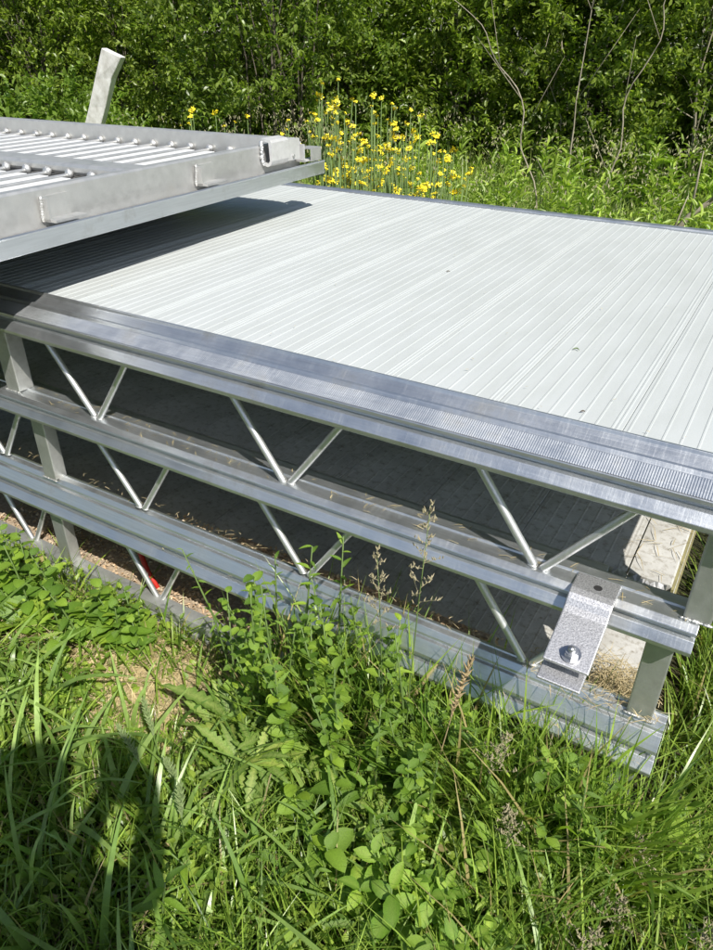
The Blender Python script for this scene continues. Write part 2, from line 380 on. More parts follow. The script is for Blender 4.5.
# dusty cobweb film hanging where the shaded deck's curb ends
def film():
    b = MB(); nx_, nz_ = 14, 8; vs = []
    for i in range(nx_):
        for j in range(nz_):
            vs.append((-.165 + .125 * i / (nx_ - 1) + random.uniform(-.003, .003), 1.507 - .055 * (j / (nz_ - 1)) ** .8 + random.uniform(-.009, .009), .399 - .095 * j / (nz_ - 1) + random.uniform(-.006, .006)))
    fs = [(i * nz_ + j, (i + 1) * nz_ + j, (i + 1) * nz_ + j + 1, i * nz_ + j + 1) for i in range(nx_ - 1) for j in range(nz_ - 1) if random.random() > .07 * j]
    b.add(vs, fs); o = b.build('dusty_film', M_film, secB)
film()
# bits that have blown onto the white deck
def bit(x, y, L, kind, mat, label, cat):
    b = MB(); pts = [(x + L * (t - .5), y + L * .5 * math.sin(t * 3.1 * kind), .8030 + .002 * math.sin(t * 3)) for t in (0, .25, .5, .75, 1)]
    b.path(pts, [.0005, .0016, .0018, .0014, .0004], 6); tag(b.build('leaf_bit', mat), label, cat)
bit(-.42, 1.83, 0.018, 1, M_stem, 'curled green leaf bit lying at the middle of the white deck', 'leaf bit')
bit(-.30, 1.47, 0.010, .6, M_bark, 'small brown husk near the right front edge of the white deck', 'leaf bit')
bit(-1.02, 2.33, 0.013, .5, M_bark, 'tiny dark leaf bit further back on the white deck', 'leaf bit')
# red strap
b = MB(); b.path([(-1.86, 1.47, -.11), (-1.80, 1.43, -.15), (-1.74, 1.40, -.20), (-1.68, 1.385, -.243)], [.008, .010, .010, .008], 8)
tag(b.build('strap', M_red), 'short red strap lying in the gap under the lowest rail', 'strap')

# ------------------------------------------------------------------ inverted frame lying on the pile (upper left)
d_ = np.array([-.04814, .99884]); n_ = np.array([-.99884, -.04814])
ang = math.atan2(d_[1], d_[0])
frame = empty('welded_frame', (-1.8807, 1.2131, 0), ang, label='grey welded aluminium frame lying upside down on the white deck, upper left', cat='frame')
# local axes: x along the near side (s), y = inward (t), z up
def fbox(x0, x1, y0, y1, z0, z1, mat, name, bev=.002):
    b = MB(); b.box(x0, x1, y0, y1, z0, z1); o = b.build(name, mat, frame)
    if bev: bv = o.modifiers.new('bevel', 'BEVEL'); bv.width = bev; bv.segments = 2
    return o
M_plate2 = metal('sanded_clip', (.70, .70, .69), .4, .6, (9, 9, 9), .2, metallic=.45)
def fprism(prof, s0, s1, name, mat=M_frame):      # prof in (t,z)
    b = MB(); b.prism(prof, s0, s1); o = b.build(name, mat, frame)
    bv = o.modifiers.new('bevel', 'BEVEL'); bv.width = .0015; bv.segments = 2; bv.limit_method = 'ANGLE'
    return o
fprism([(.0, .967), (.0, 1.018), (-.003, 1.022), (.004, 1.025), (.014, 1.020), (.014, .973), (.085, .973), (.085, .967)][::-1], -1.2, 1.785, 'outer_flange', M_alu)
fprism([(.0145, .990), (.0145, .998), (.075, 1.006), (.075, .990)][::-1], -1.2, 1.78, 'flange_web', M_frame)
fprism([(.080, .975), (.080, 1.112), (.086, 1.119), (.112, 1.119), (.118, 1.112), (.118, .975)][::-1], -1.2, 1.70, 'side_beam')
for z0, z1, a, c in ((1.026, 1.031, .012, .079), (1.076, 1.081, .012, .079), (1.031, 1.076, .012, .018)):
    fbox(1.69, 1.775, a, c, z0, z1, M_frame, 'end_channel', .001)
EB = 1.66
fbox(EB, EB + .045, .120, 3.2, 1.035, 1.119, M_frame, 'end_beam', .004)
fbox(.80, .93, .120, 3.2, 1.045, 1.085, M_frame, 'middle_beam', .012)
fbox(-.35, -.27, .120, 3.2, 1.045, 1.085, M_frame, 'middle_beam', .012)
M_sunlit = plain('sunlit_sheet_strip', (.70, .71, .71), .5, (.6, .61, .61), 12)  # white tone paints the sunlight falling on the sheet below the tubes
M_pan = metal('shade_dark_pan', (.10, .10, .10), .6, .8, (5, 5, 5), .4, metallic=.3)  # darkened colour stands for the tubes' shade around the sunlit strips
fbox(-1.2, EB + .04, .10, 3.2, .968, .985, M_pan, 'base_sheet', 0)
for k in range(26):
    t = .20 + .118 * k
    for s0, s1 in ((-.26, .79), (.94, EB - .005)):
        b = MB(); b.tube((s0, t, 1.047), (s1, t, 1.047), .0085, 10); tb = b.build('cross_tube', M_frame, frame)
        w_ = MB(); w_.blob((s1 - .006, t, 1.052), .018, (.8, 1.1, 1), 8, 6, .15); w_.build('weld_bead', M_frame, tb)
        c0, c1 = s0 + .06 + .03 * (k % 2), s1 - .07
        fbox(c0, c1, t + .040, t + .088, 1.030, 1.0505, M_sunlit, 'sunlit_strip', .001)  # added bar shaped as a sunlit strip between two tubes
def lug(s):
    b = MB()
    b.box(s, s + .008, .045, .080, 1.024, 1.092); b.box(s, s + .105, .070, .0795, 1.024, 1.095); b.box(s, s + .125, .022, .0695, 1.0245, 1.032)
    o = b.build('welded_lug', M_frame, frame)
    w_ = MB()
    for k in range(9): w_.blob((s - .001, .073 - .001 * k, 1.03 + .0075 * k), .0085, (1, .6, 1), 7, 4, .2)
    for k in range(7): w_.blob((s + .106, .078, 1.035 + .009 * k), .0035, (1, 1, 1.3), 6, 4, .3)
    w_.build('weld_bead', M_frame, o)
for s in (.235, .955, -.5): lug(s)
b = MB(); b.box(1.655, 1.662, .030, .079, 1.028, 1.10); b.box(1.655, 1.70, .073, .079, 1.03, 1.105); b.box(1.655, 1.72, .030, .0725, 1.0265, 1.033); b.build('welded_lug', M_plate2, frame)
b = MB(); b.tube((1.575, .035, 1.062), (1.575, .030, 1.062), .007, 12); b.build('rivet', M_dull, frame)
# hinge clip near the corner
b = MB(); b.prism([(.079, 1.042), (.052, 1.036), (.036, 1.044), (.030, 1.06), (.030, 1.13), (.036, 1.14), (.079, 1.146), (.079, 1.138), (.044, 1.130), (.040, 1.06), (.05, 1.048), (.079, 1.05)][::-1], 1.40, 1.53)
b.box(1.531, 1.63, .036, .079, 1.045, 1.128)
o = b.build('hinge_clip', M_plate2, frame)
w_ = MB()
for k in range(10): w_.blob((1.393 + random.uniform(-.006, .006), .072, 1.048 + .009 * k), .009, (1, 1, 1), 6, 4, .3)
w_.build('weld_bead', M_rod, o)
b = MB(); b.box(-.9, 2.95, 0, 0.06, .812, .966)     # timber bearers under the frame, deep in its shade
bear = b.mesh('bearer')
for k, (x, y) in enumerate(((-3.5, 1.6), (-3.55, 2.6))):
    b = MB(); b.box(0, .9, 0, .09, .8035, .9665)
    o = b.build('timber_bearer', M_bark, None, (x, y, 0))
    tag(o, ('near' if k == 0 else 'far') + ' timber block propping the frame off the white deck', 'timber', 'timber blocks under the frame')

# ------------------------------------------------------------------ weathered post in the hedge
def stump():
    b = MB(); base = Vector((-6.62, 5.05, GZ - .1)); tp = Vector((-5.46, 5.05, 1.43)); n = 9; vs = []
    sx = Vector((.86, .5, 0)) * .078; sy = Vector((-.5, .86, 0)) * .075
    for k in range(n):
        c = base.lerp(tp, k / (n - 1)); f = 1.0
        for a, c2 in ((-1, -1), (1, -1), (1, 1), (-1, 1)): vs.append(c + (sx * a + sy * c2) * f + Vector([random.uniform(-.006, .006) for _ in range(3)]))
    vs[-3] += Vector((0, 0, -.07)); vs[-2] += Vector((0, 0, -.07))
    fs = [(k * 4 + i, k * 4 + (i + 1) % 4, k * 4 + 4 + (i + 1) % 4, k * 4 + 4 + i) for k in range(n - 1) for i in range(4)] + [(3, 2, 1, 0), (4 * n - 4, 4 * n - 3, 4 * n - 2, 4 * n - 1)]
    b.add(vs, fs); o = b.build('wooden_post', M_post); tag(o, 'leaning weathered white wooden post standing in the hedge, upper left', 'post')
    bv = o.modifiers.new('bevel', 'BEVEL'); bv.width = .008; bv.segments = 2
stump()

# ------------------------------------------------------------------ vegetation builders
def frames(N, elev_lo, elev_hi):
    az = rng.uniform(0, 2 * np.pi, N); el = np.radians(rng.uniform(elev_lo, elev_hi, N))
    d = np.stack([np.cos(el) * np.cos(az), np.cos(el) * np.sin(az), np.sin(el)], 1)
    return d
LEAF = np.array([(0, 0, 0), (.30, -.5, .10), (.30, 0, 0), (.30, .5, .10), (.68, -.38, .05), (.68, 0, -.04), (.68, .38, .05), (1, 0, -.16)], float)
LF4 = np.array([(1, 4, 5, 2), (2, 5, 6, 3)]); LF3 = np.array([(0, 1, 2), (0, 2, 3), (4, 7, 5), (5, 7, 6)])
def leafcloud(pos, d, length, width, col, jitn=.9):
    """pos (N,3), d (N,3) leaf direction; -> V,F,C"""
    N = len(pos); up = np.array([0, 0, 1.0]) + rng.normal(0, jitn * .5, (N, 3))
    side = np.cross(d, up); side /= np.linalg.norm(side, axis=1)[:, None] + 1e-9; nn = np.cross(side, d)
    L = LEAF; V = pos[:, None] + d[:, None] * (L[:, 0] * length[:, None])[..., None] + side[:, None] * (L[:, 1] * width[:, None])[..., None] + nn[:, None] * (L[:, 2] * length[:, None])[..., None]
    o = (np.arange(N) * len(L))[:, None, None]
    return V.reshape(-1, 3), [(LF4[None] + o).reshape(-1, 4), (LF3[None] + o).reshape(-1, 3)], np.repeat(col, len(L), 0)
def blades(x, y, z, h, wd, lean, col, curl=None, seg=4, dirz=None):
    """grass blades as tapering curved strips"""
    N = len(x); az = rng.uniform(0, 2 * np.pi, N) if dirz is None else dirz; curl = rng.uniform(.2, 1.0, N) if curl is None else curl
    fa = az + rng.normal(np.pi / 2, .5, N)
    t = np.linspace(0, 1, seg + 1)[None, :]
    horiz = lean[:, None] * (t * .35 + t ** 2 * .65 * (1 + curl[:, None])) * h[:, None]
    vert = h[:, None] * (t - curl[:, None] * .42 * t ** 2.4)
    cx_ = x[:, None] + np.cos(az)[:, None] * horiz; cy_ = y[:, None] + np.sin(az)[:, None] * horiz; cz_ = z[:, None] + vert
    ww = wd[:, None] * np.array([.6, 1, .9, .55, 0] if seg == 4 else np.append(1 - np.linspace(0, 1, seg) ** 2 * .6, 0))[None, :] * .5
    V = []
    for s_ in (-1, 1):
        V.append(np.stack([cx_ + s_ * np.cos(fa)[:, None] * ww, cy_ + s_ * np.sin(fa)[:, None] * ww, cz_ + s_ * ww * .3], -1))
    V = np.stack(V, 2)                       # N, seg+1, 2, 3
    m = (seg + 1) * 2; V = V.reshape(N, m, 3)[:, :m - 1]          # a single tip vertex
    o = (np.arange(N) * (m - 1))[:, None, None]
    Q = np.array([(2 * k, 2 * k + 1, 2 * k + 3, 2 * k + 2) for k in range(seg - 1)])
    T = np.array([(m - 4, m - 3, m - 2)])
    C = np.repeat(col, m - 1, 0)
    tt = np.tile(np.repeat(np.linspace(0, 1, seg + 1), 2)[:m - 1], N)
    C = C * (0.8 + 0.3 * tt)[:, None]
    return V.reshape(-1, 3), [(Q[None] + o).reshape(-1, 4), (T[None] + o).reshape(-1, 3)], C
def merge(parts):
    V = []; F4 = []; F3 = []; C = []; n = 0
    for v, fs, c in parts:
        V.append(v); C.append(c)
        for f in fs: (F4 if f.shape[1] == 4 else F3).append(f + n)
        n += len(v)
    F = []
    if F4: F.append(np.concatenate(F4))
    if F3: F.append(np.concatenate(F3))
    return np.concatenate(V), F, np.concatenate(C)
def cols(N, a, b, dry=0.0, dc=(.40, .33, .15)):
    t = rng.uniform(0, 1, N)[:, None]; c = np.array(a) * (1 - t) + np.array(b) * t
    c = c * rng.uniform(.75, 1.2, N)[:, None]
    k = rng.uniform(0, 1, N) < dry; c[k] = np.array(dc) * rng.uniform(.6, 1.2, k.sum())[:, None]; return c
GA, GB = (.085, .17, .020), (.30, .41, .065)
def inside_stack(x, y): return (y > 1.30) & (y < 3.6) & (x < .07) & (x > XL)
def patch(x, y): return np.exp(-(((x + 1.38) / .30) ** 2 + ((y - 1.06) / .17) ** 2))      # trodden straw patch
def height_map(x, y):
    h = .15 + .11 * np.clip((x + 1.15) / .6, 0, 1) + .05 * np.sin(x * 7 + y * 3) * np.cos(y * 6 - x * 2)
    h = h * (1 - .75 * patch(x, y)); h = h + .05 * ((x > -.2) & (y < 1.25)) + .08 * ((x > -.9) & (x < .1) & (y > 1.05))
    return np.clip(h, .04, .5)
def scatter(N, x0, x1, y0, y1):
    x = rng.uniform(x0, x1, N); y = rng.uniform(y0, y1, N); k = ~inside_stack(x, y); return x[k], y[k]
def near_grass():
    parts = []
    x, y = scatter(29000, -2.9, 1.3, .1, 1.33); k = rng.uniform(0, 1, len(x)) > .90 * patch(x, y) + .72 * ((x < -1.5) & (y > .95)); x, y = x[k], y[k]
    cl = np.sin(x * 13 + 2 * np.sin(y * 9)) * np.cos(y * 15 + x * 3); k = rng.uniform(-1.6, 1, len(x)) < cl + .35; x, y = x[k], y[k]
    N = len(x); h = height_map(x, y) * rng.uniform(.5, 1.35, N)
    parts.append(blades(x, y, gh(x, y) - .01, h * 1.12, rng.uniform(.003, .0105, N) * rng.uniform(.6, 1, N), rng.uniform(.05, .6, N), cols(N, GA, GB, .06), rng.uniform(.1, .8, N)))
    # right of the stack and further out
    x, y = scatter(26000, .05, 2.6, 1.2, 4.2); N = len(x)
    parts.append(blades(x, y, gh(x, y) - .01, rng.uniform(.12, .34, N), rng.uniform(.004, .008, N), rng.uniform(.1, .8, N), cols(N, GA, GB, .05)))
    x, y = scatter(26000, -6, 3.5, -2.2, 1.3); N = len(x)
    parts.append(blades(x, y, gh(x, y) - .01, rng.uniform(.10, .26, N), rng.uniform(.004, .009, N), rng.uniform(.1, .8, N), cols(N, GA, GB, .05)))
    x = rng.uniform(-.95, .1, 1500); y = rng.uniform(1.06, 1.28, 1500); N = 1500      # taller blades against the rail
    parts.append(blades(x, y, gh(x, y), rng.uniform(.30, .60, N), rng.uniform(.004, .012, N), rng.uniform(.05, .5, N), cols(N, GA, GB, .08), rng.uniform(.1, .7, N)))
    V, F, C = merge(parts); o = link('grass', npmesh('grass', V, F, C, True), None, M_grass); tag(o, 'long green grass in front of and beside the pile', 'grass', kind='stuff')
    # low small-leaved ground cover between the blades
    x, y = scatter(26000, -2.6, 1.2, .3, 1.32); k = (rng.uniform(0, 1, len(x)) > .85 * patch(x, y)) & (np.sin(x * 8 + 1.5 * np.cos(y * 7)) * np.cos(y * 10 - x * 2) > rng.uniform(-.9, .5, len(x))); x, y = x[k], y[k]; N = len(x)
    L = rng.uniform(.014, .038, N)
    v = leafcloud(np.stack([x, y, gh(x, y) + height_map(x, y) * rng.uniform(.05, .75, N)], 1), frames(N, -20, 50), L, L * rng.uniform(.4, .8, N), cols(N, (.13, .22, .022), (.30, .40, .06), .03))
    o = link('ground_cover', npmesh('ground_cover', *v), None, M_leaf); tag(o, 'small-leaved ground cover growing through the foreground grass', 'ground cover', kind='stuff')
    # broader arching blades
    x, y = scatter(1300, -2.2, 1.0, .30, 1.25); k = rng.uniform(0, 1, len(x)) > 1.6 * patch(x, y) + .95 * ((x < -1.45) & (y > .9)) + .5 * (x > -.2); x, y = x[k], y[k]; N = len(x)
    v = blades(x, y, gh(x, y), rng.uniform(.20, .44, N), rng.uniform(.009, .021, N), rng.uniform(.1, .65, N), cols(N, (.13, .23, .045), (.30, .42, .11)), rng.uniform(.4, 1.2, N), 8)
    o = link('broad_grass', npmesh('broad_grass', *v, True), None, M_grass); tag(o, 'broad arching blue-green grass blades in the foreground', 'grass', kind='stuff')
near_grass()
def straw():
    parts = []
    def lay(x, y, z, L, wd, c, up=.12):
        N = len(x); az = rng.uniform(0, 2 * np.pi, N); el = rng.normal(0, up, N)
        d = np.stack([np.cos(az) * np.cos(el), np.sin(az) * np.cos(el), np.sin(el)], 1); s = np.stack([-np.sin(az), np.cos(az), 0 * az], 1)
        p = np.stack([x, y, z], 1); bow = np.stack([0 * x, 0 * x, L * rng.uniform(.0, .12, N)], 1)
        V = np.stack([p - s * wd[:, None] * .5, p + s * wd[:, None] * .5, p + d * (L * .5)[:, None] + bow - s * wd[:, None] * .5, p + d * (L * .5)[:, None] + bow + s * wd[:, None] * .5, p + d * L[:, None]], 1)
        o = (np.arange(N) * 5)[:, None, None]
        parts.append((V.reshape(-1, 3), [(np.array([(0, 1, 3, 2)])[None] + o).reshape(-1, 4), (np.array([(2, 3, 4)])[None] + o).reshape(-1, 3)], np.repeat(c, 5, 0)))
    N = 6500; x = rng.normal(-1.38, .30, N); y = rng.normal(1.08, .15, N); k = y < 1.29; x, y = x[k], y[k]; N = len(x)
    lay(x, y, gh(x, y) + rng.uniform(.0, .035, N), rng.uniform(.04, .16, N), rng.uniform(.002, .004, N), cols(N, (.62, .52, .30), (.40, .30, .15)))
    N = 5000; x, y = scatter(N, -3, 1.2, .2, 1.3); N = len(x)
    lay(x, y, gh(x, y) + rng.uniform(.0, .05, N), rng.uniform(.05, .18, N), rng.uniform(.002, .004, N), cols(N, (.36, .30, .17), (.18, .16, .07)), .35)
    V, F, C = merge(parts); o = link('dry_straw', npmesh('dry_straw', V, F, C), None, M_grass2); tag(o, 'dry straw lying matted on the trodden ground', 'straw', kind='stuff')
    # clippings lying on the rails and the lower decks
    parts.clear()
    def on(N, x0, x1, y0, y1, z, L=(.012, .04), dz=.003):
        x = rng.uniform(x0, x1, N); y = rng.uniform(y0, y1, N)
        lay(x, y, np.full(N, z) + rng.uniform(.0015, dz, N), rng.uniform(*L, N), rng.uniform(.0010, .0022, N), cols(N, (.55, .46, .28), (.33, .26, .14)), .06)
    on(70, -2.6, .03, Y0 + .065, Y0 + .1, .452); on(60, -2.6, .03, Y0 + .02, Y0 + .06, .450); on(120, -2.6, 0, Y0 + .06, Y0 + .11, .135)
    on(40, -.16, -.04, 1.53, 2.0, .4035, (.03, .08)); on(160, -.25, -.03, 1.45, 1.65, -.018, (.04, .12), .05); on(500, -.14, -.045, 1.49, 1.56, -.02, (.03, .08), .09)
    on(14, -2.0, .1, Y0 + .09, 1.6, .806, (.005, .012)); on(25, -2.2, .1, 1.5, 3.4, .8035, (.005, .012)); on(60, -2.6, -.2, Y0 - .01, Y0 + .03, .0505, (.01, .03))
    on(170, -.30, .03, Y0 + .0, Y0 + .1, .135, (.01, .05), .012); on(60, -.25, .03, Y0 - .02, Y0 + .02, .02, (.01, .05), .012)
    V, F, C = merge(parts); o = link('dry_clippings', npmesh('dry_clippings', V, F, C), None, M_grass2); tag(o, 'dry grass clippings scattered on the rails and lower decks', 'clippings', kind='stuff')
    # leaf litter lit along the edges of the lower decks
    N = 700; x = rng.uniform(-1.6, -.4, N); y = rng.uniform(1.43, 1.485, N); z = np.full(N, .055) + rng.uniform(.0, .008, N)
    N2 = 2200; x = np.append(x, rng.uniform(-2.6, -.2, N2)); y = np.append(y, rng.uniform(1.37, 1.50, N2)); z = np.append(z, np.full(N2, -.262) + rng.uniform(.0, .02, N2)); N += N2
    k = rng.uniform(0, 1, N) < (.45 + .55 * np.sin(x * 9) ** 2); x, y, z = x[k], y[k], z[k]; N = len(x)
    v = leafcloud(np.stack([x, y, z], 1), frames(N, -15, 25), rng.uniform(.008, .022, N), rng.uniform(.005, .011, N), cols(N, (.50, .32, .18), (.62, .52, .38)))
    o = link('leaf_litter', npmesh('leaf_litter', *v), None, M_grass2); tag(o, 'rusty brown leaf litter lying along the edges of the lower decks', 'litter', kind='stuff')
M_grass2 = leafmat('dry_blade', 0.1, 0.6)
straw()
def lath(x0, x1, label):
    b = MB(); n_ = int((x1 - x0) / .03); prof = []
    for i in range(n_ + 1):
        e = random.uniform(-.006, .006); x = x0 + (x1 - x0) * i / n_; prof.append([(x, 1.432 + e, .028), (x, 1.432 + e, .054 + e * .4), (x, 1.49, .054 - e * .3), (x, 1.49, .028)])
    vs = [p for q in prof for p in q]; fs = [(i * 4 + j, i * 4 + (j + 1) % 4, i * 4 + 4 + (j + 1) % 4, i * 4 + 4 + j) for i in range(n_) for j in range(4)] + [(3, 2, 1, 0), (4 * n_, 4 * n_ + 1, 4 * n_ + 2, 4 * n_ + 3)]
    b.add(vs, fs); tag(b.build('timber_lath', M_chip), label, 'timber')
lath(-1.34, -.70, 'long rough tan timber lath lying behind the lower side rail')
lath(-.64, -.44, 'short rough tan timber lath behind the lower side rail, left of the bracket')
# litter bed under the bottom rail gap
b = MB(); b.box(XL, -.48, 1.366, 1.70, -.30, -.262); tag(b.build('litter_bed', M_chip), kind='structure')

# ------------------------------------------------------------------ individual leafy plants in the foreground
def leafmesh(name, n, prof, fold, droop, lob, c0, c1, wav=.0):
    """leaf blade along +x, unit length; prof(t) half width; lob = edge lobes"""
    V = []; C = []; c0 = (c0[0] * 1.4, c0[1] * 1.28, c0[2]); c1 = (c1[0] * 1.4, c1[1] * 1.28, c1[2])
    for i in range(n + 1):
        t = i / n; w_ = prof(t)
        if lob and 0 < i < n: w_ *= (1.0 if i % 2 else 1 - lob)
        z = -droop * t * t; qz = wav * math.sin(i * 2.1)
        V += [(t - (lob * .06 if i % 2 == 0 else 0), -w_, z + fold * w_ + qz), (t, 0, z), (t - (lob * .06 if i % 2 == 0 else 0), w_, z + fold * w_ - qz)]
        C += [c0, c1, c0]
    F = []
    for i in range(n):
        a = i * 3; F += [(a, a + 3, a + 4, a + 1), (a + 1, a + 4, a + 5, a + 2)]
    return npmesh(name, np.array(V), [np.array(F)], np.array(C), True)
def pr(k, mx, pk=.42):
    def f(t):
        if t <= 0 or t >= 1: return .004
        u = t ** (math.log(.5) / math.log(pk)); return mx * math.sin(math.pi * u) ** k + .004
    return f
LM = {
 'round': [leafmesh('leaf', 7, pr(.62, .34 + .03 * k, .45), .25, .18 + .1 * k, 0, c, tuple(x * 1.15 for x in c), .012) for k, c in enumerate([(.12, .22, .035), (.15, .26, .04), (.10, .19, .035)])],
 'lobed': [leafmesh('leaf', 18, pr(.7, .115 + .02 * k, .60), .35, .25 + .28 * k, .42, c, (.20, .28, .10), .012) for k, c in enumerate([(.10, .20, .04), (.13, .23, .05), (.09, .17, .035)])],
 'lance': [leafmesh('leaf', 7, pr(.8, .12 + .02 * k, .40), .3, .2 + .2 * k, 0, c, tuple(x * 1.1 for x in c), .0) for k, c in enumerate([(.11, .21, .03), (.14, .25, .04), (.09, .17, .03)])],
 'broad': [leafmesh('leaf', 9, pr(.75, .27 + .03 * k, .48), .22, .25 + .12 * k, .06, c, (.20, .32, .07), .014) for k, c in enumerate([(.15, .29, .035), (.17, .31, .045), (.12, .24, .035)])],
}
for ms in LM.values():
    for m_ in ms: m_.materials.append(M_big)
def leafobj(me, parent, p, az, el, L, roll=0, wsc=1):
    o = bpy.data.objects.new('leaf', me); COL.objects.link(o); o.parent = parent
    m = Matrix.Rotation(az, 4, 'Z') @ Matrix.Rotation(-el, 4, 'Y') @ Matrix.Rotation(roll, 4, 'X')
    o.location = p; o.rotation_euler = m.to_euler(); o.scale = (L, L * wsc, L); return o
def stem_plant(x, y, h, kind, nl, L, lean=(0, 0), name='leafy_weed', **k):
    z = float(gh(x, y)); root = empty(name, (x, y, z), 0, **k)
    pts = [(lean[0] * t * t, lean[1] * t * t, h * t) for t in (0, .33, .66, 1)]
    b = MB(); b.path(pts, [.0042, .0036, .003, .0016], 5); b.build('stem', M_stem, root)
    az = random.uniform(0, 6.28)
    for i in range(nl):
        t = .18 + .82 * i / max(1, nl - 1); az += 2.4 if kind != 'round' else (math.pi if i % 2 else math.pi * .5 + .2)
        p = (lean[0] * t * t, lean[1] * t * t, h * t)
        leafobj(random.choice(LM[kind]), root, p, az + random.uniform(-.3, .3), random.uniform(-.15, .5) + .45 * t * t, L * random.uniform(.7, 1.15) * (1.05 - .45 * t ** 2), random.uniform(-.4, .4))
    return root
def rosette(x, y, kind, nl, L, z=0, name='rosette_weed', tilt=(.15, .9), **k):
    root = empty(name, (x, y, float(gh(x, y)) + z), 0, **k)
    b = MB(); b.blob((0, 0, .005), .014, (1, 1, .8), 7, 4, .2); b.build('crown', M_stem, root)
    for i in range(nl):
        leafobj(random.choice(LM[kind]), root, (0, 0, .008), 2.4 * i + random.uniform(-.3, .3), random.uniform(*tilt), L * random.uniform(.65, 1.15), random.uniform(-.4, .4))
    return root
# left clump beside the post, round leaved
mk = dict(cat='weed', group='round-leaved weeds beside the left post')
for i in range(40):
    x = random.uniform(-2.32, -1.50); y = random.uniform(1.05, 1.25) - max(0, (-1.95 - x)) * .2
    if x > -1.7: y = random.uniform(1.12, 1.2)
    hh = random.uniform(.20, .38) - max(0, x + 1.85) * .5
    stem_plant(x, y, hh, 'round', random.randint(10, 14), random.uniform(.055, .08), (random.uniform(-.05, .05), random.uniform(-.06, .02)), label='round-leaved green weed in the low clump before the left post', **mk)
o = rosette(-2.02, 1.02, 'broad', 4, .17, .02, tilt=(.5, 1.1), label='broad crinkled dock leaf plant rising from the left clump', cat='weed')
# centre mass: toothed leaves and upright leafy shoots
for i in range(26):
    x = random.uniform(-1.10, -.38); y = random.uniform(.92, 1.24) + .05 * x
    rosette(x, y, 'lobed', random.randint(8, 11), random.uniform(.11, .20), random.uniform(.02, .20), tilt=(.2, 1.2), label='jagged-leaved green weed massed against the bottom rail in the middle', cat='weed', group='jagged-leaved weeds at the middle of the rail')
for i in range(60):
    x = random.uniform(-1.10, -.38); y = random.uniform(.98, 1.27)
    stem_plant(x, y, random.uniform(.36, .74 if i % 3 == 0 else .58) - .12 * max(0, x + .62) / .3, 'round' if i % 3 else 'lance', random.randint(16, 24), random.uniform(.035, .055), (random.uniform(-.08, .08), random.uniform(-.08, .03)), label='upright small-leaved weed shoot at the middle of the bottom rail', cat='weed', group='upright weed shoots before the rail')
# bright broad leaves at the bottom edge
for x, y, n, L in ((-.28, .82, 8, .12), (-.36, .77, 8, .13), (-.20, .77, 7, .10), (-.42, .86, 8, .11), (-.12, .88, 7, .09), (-.31, .90, 8, .10), (-.25, .87, 9, .08), (-.38, .92, 8, .09), (-.46, .80, 7, .10), (-.18, .84, 9, .08), (-.33, .84, 9, .11), (-.24, .93, 8, .07)):
    stem_plant(x, y, random.uniform(.22, .30), 'broad', n + 4, L * .72, (random.uniform(-.03, .03), random.uniform(-.05, 0)), label='bright broad-leaved plant near the bottom edge of the photo', cat='plant', group='bright broad-leaved plants low in front')
for i in range(34):
    x = random.uniform(-.6, .05); y = random.uniform(1.08, 1.28)
    stem_plant(x, y, random.uniform(.28, .50), 'lance' if i % 2 else 'round', random.randint(14, 20), random.uniform(.04, .07), (random.uniform(-.06, .06), random.uniform(-.08, .0)), label='upright small-leaved weed under the right end of the side rails', cat='weed', group='weed shoots under the right end of the rails')
# scattered weeds
for i in range(120):
    x = random.uniform(-1.9, .55); y = random.uniform(.45, 1.2)
    if abs(x + 1.38) < .3 and abs(y - 1.06) < .16: continue
    if y < .75 and x < -.9 and i % 2: continue
    kd = random.choice(['round', 'lance', 'lobed', 'lance'])
    stem_plant(x, y, random.uniform(.08, .2) + (.08 if x > -.9 else 0), kd, random.randint(8, 13), random.uniform(.05, .10), (random.uniform(-.06, .06), random.uniform(-.06, .06)), label='small leafy weed scattered in the long foreground grass', cat='weed', group='small weeds in the foreground grass')
for i in range(22):
    x = random.uniform(.12, 1.1); y = random.uniform(1.2, 2.6)
    stem_plant(x, y, random.uniform(.15, .32), random.choice(['lance', 'lance', 'round']), 14, random.uniform(.06, .1), (random.uniform(-.06, .06), random.uniform(-.06, .06)), label='narrow-leaved weed growing right of the end of the pile', cat='weed', group='weeds right of the pile')

# seed heads: one dry spike, airy panicles, green spikes
def seed_stalk(x, y, h, lean, kind, mat, **k):
    z = float(gh(x, y)); root = empty('seed_stalk', (x, y, z), 0, **k)
    def at(t): return Vector((lean[0] * t * t, lean[1] * t * t, h * t))
    b = MB(); b.path([at(t) for t in (0, .25, .5, .75, 1)], [.0022, .002, .0017, .0013, .0007], 5); b.build('stalk', M_stem if kind != 'dry' else M_straw, root)
    s = MB()
    if kind in ('dry', 'spike'):
        L0 = .72
        for i in range(56):
            t = L0 + (1 - L0) * i / 55; c = at(t); a = i * 2.4; r = .013 * math.sin(math.pi * (i + 3) / 62) ** .7 * (1.3 if kind == 'dry' else 1)
            q = c + Vector((math.cos(a) * r, math.sin(a) * r, .016 + random.uniform(0, .01)))
            s.tube(c, q, .0028, 5, .0006)
    else:
        for i in range(20):
            t = .74 + .26 * i / 19; c = at(t); a = i * 2.4; r = .055 * (1.1 - (t - .74) / .28) * random.uniform(.5, 1)
            q = c + Vector((math.cos(a) * r, math.sin(a) * r, r * .6)); s.tube(c, q, .0007, 4, .0004)
            for j in range(5):
                p = c.lerp(q, .35 + .65 * j / 4) + Vector([random.uniform(-.004, .004) for _ in range(3)]); s.tube(p, p + Vector((random.uniform(-.006, .006), random.uniform(-.006, .006), .009)), .0022, 4, .0004)
    s.build('seed_head', mat, root); return root
M_seed = plain('purplish_seed', (.36, .31, .20), .7, (.24, .22, .12), 80)
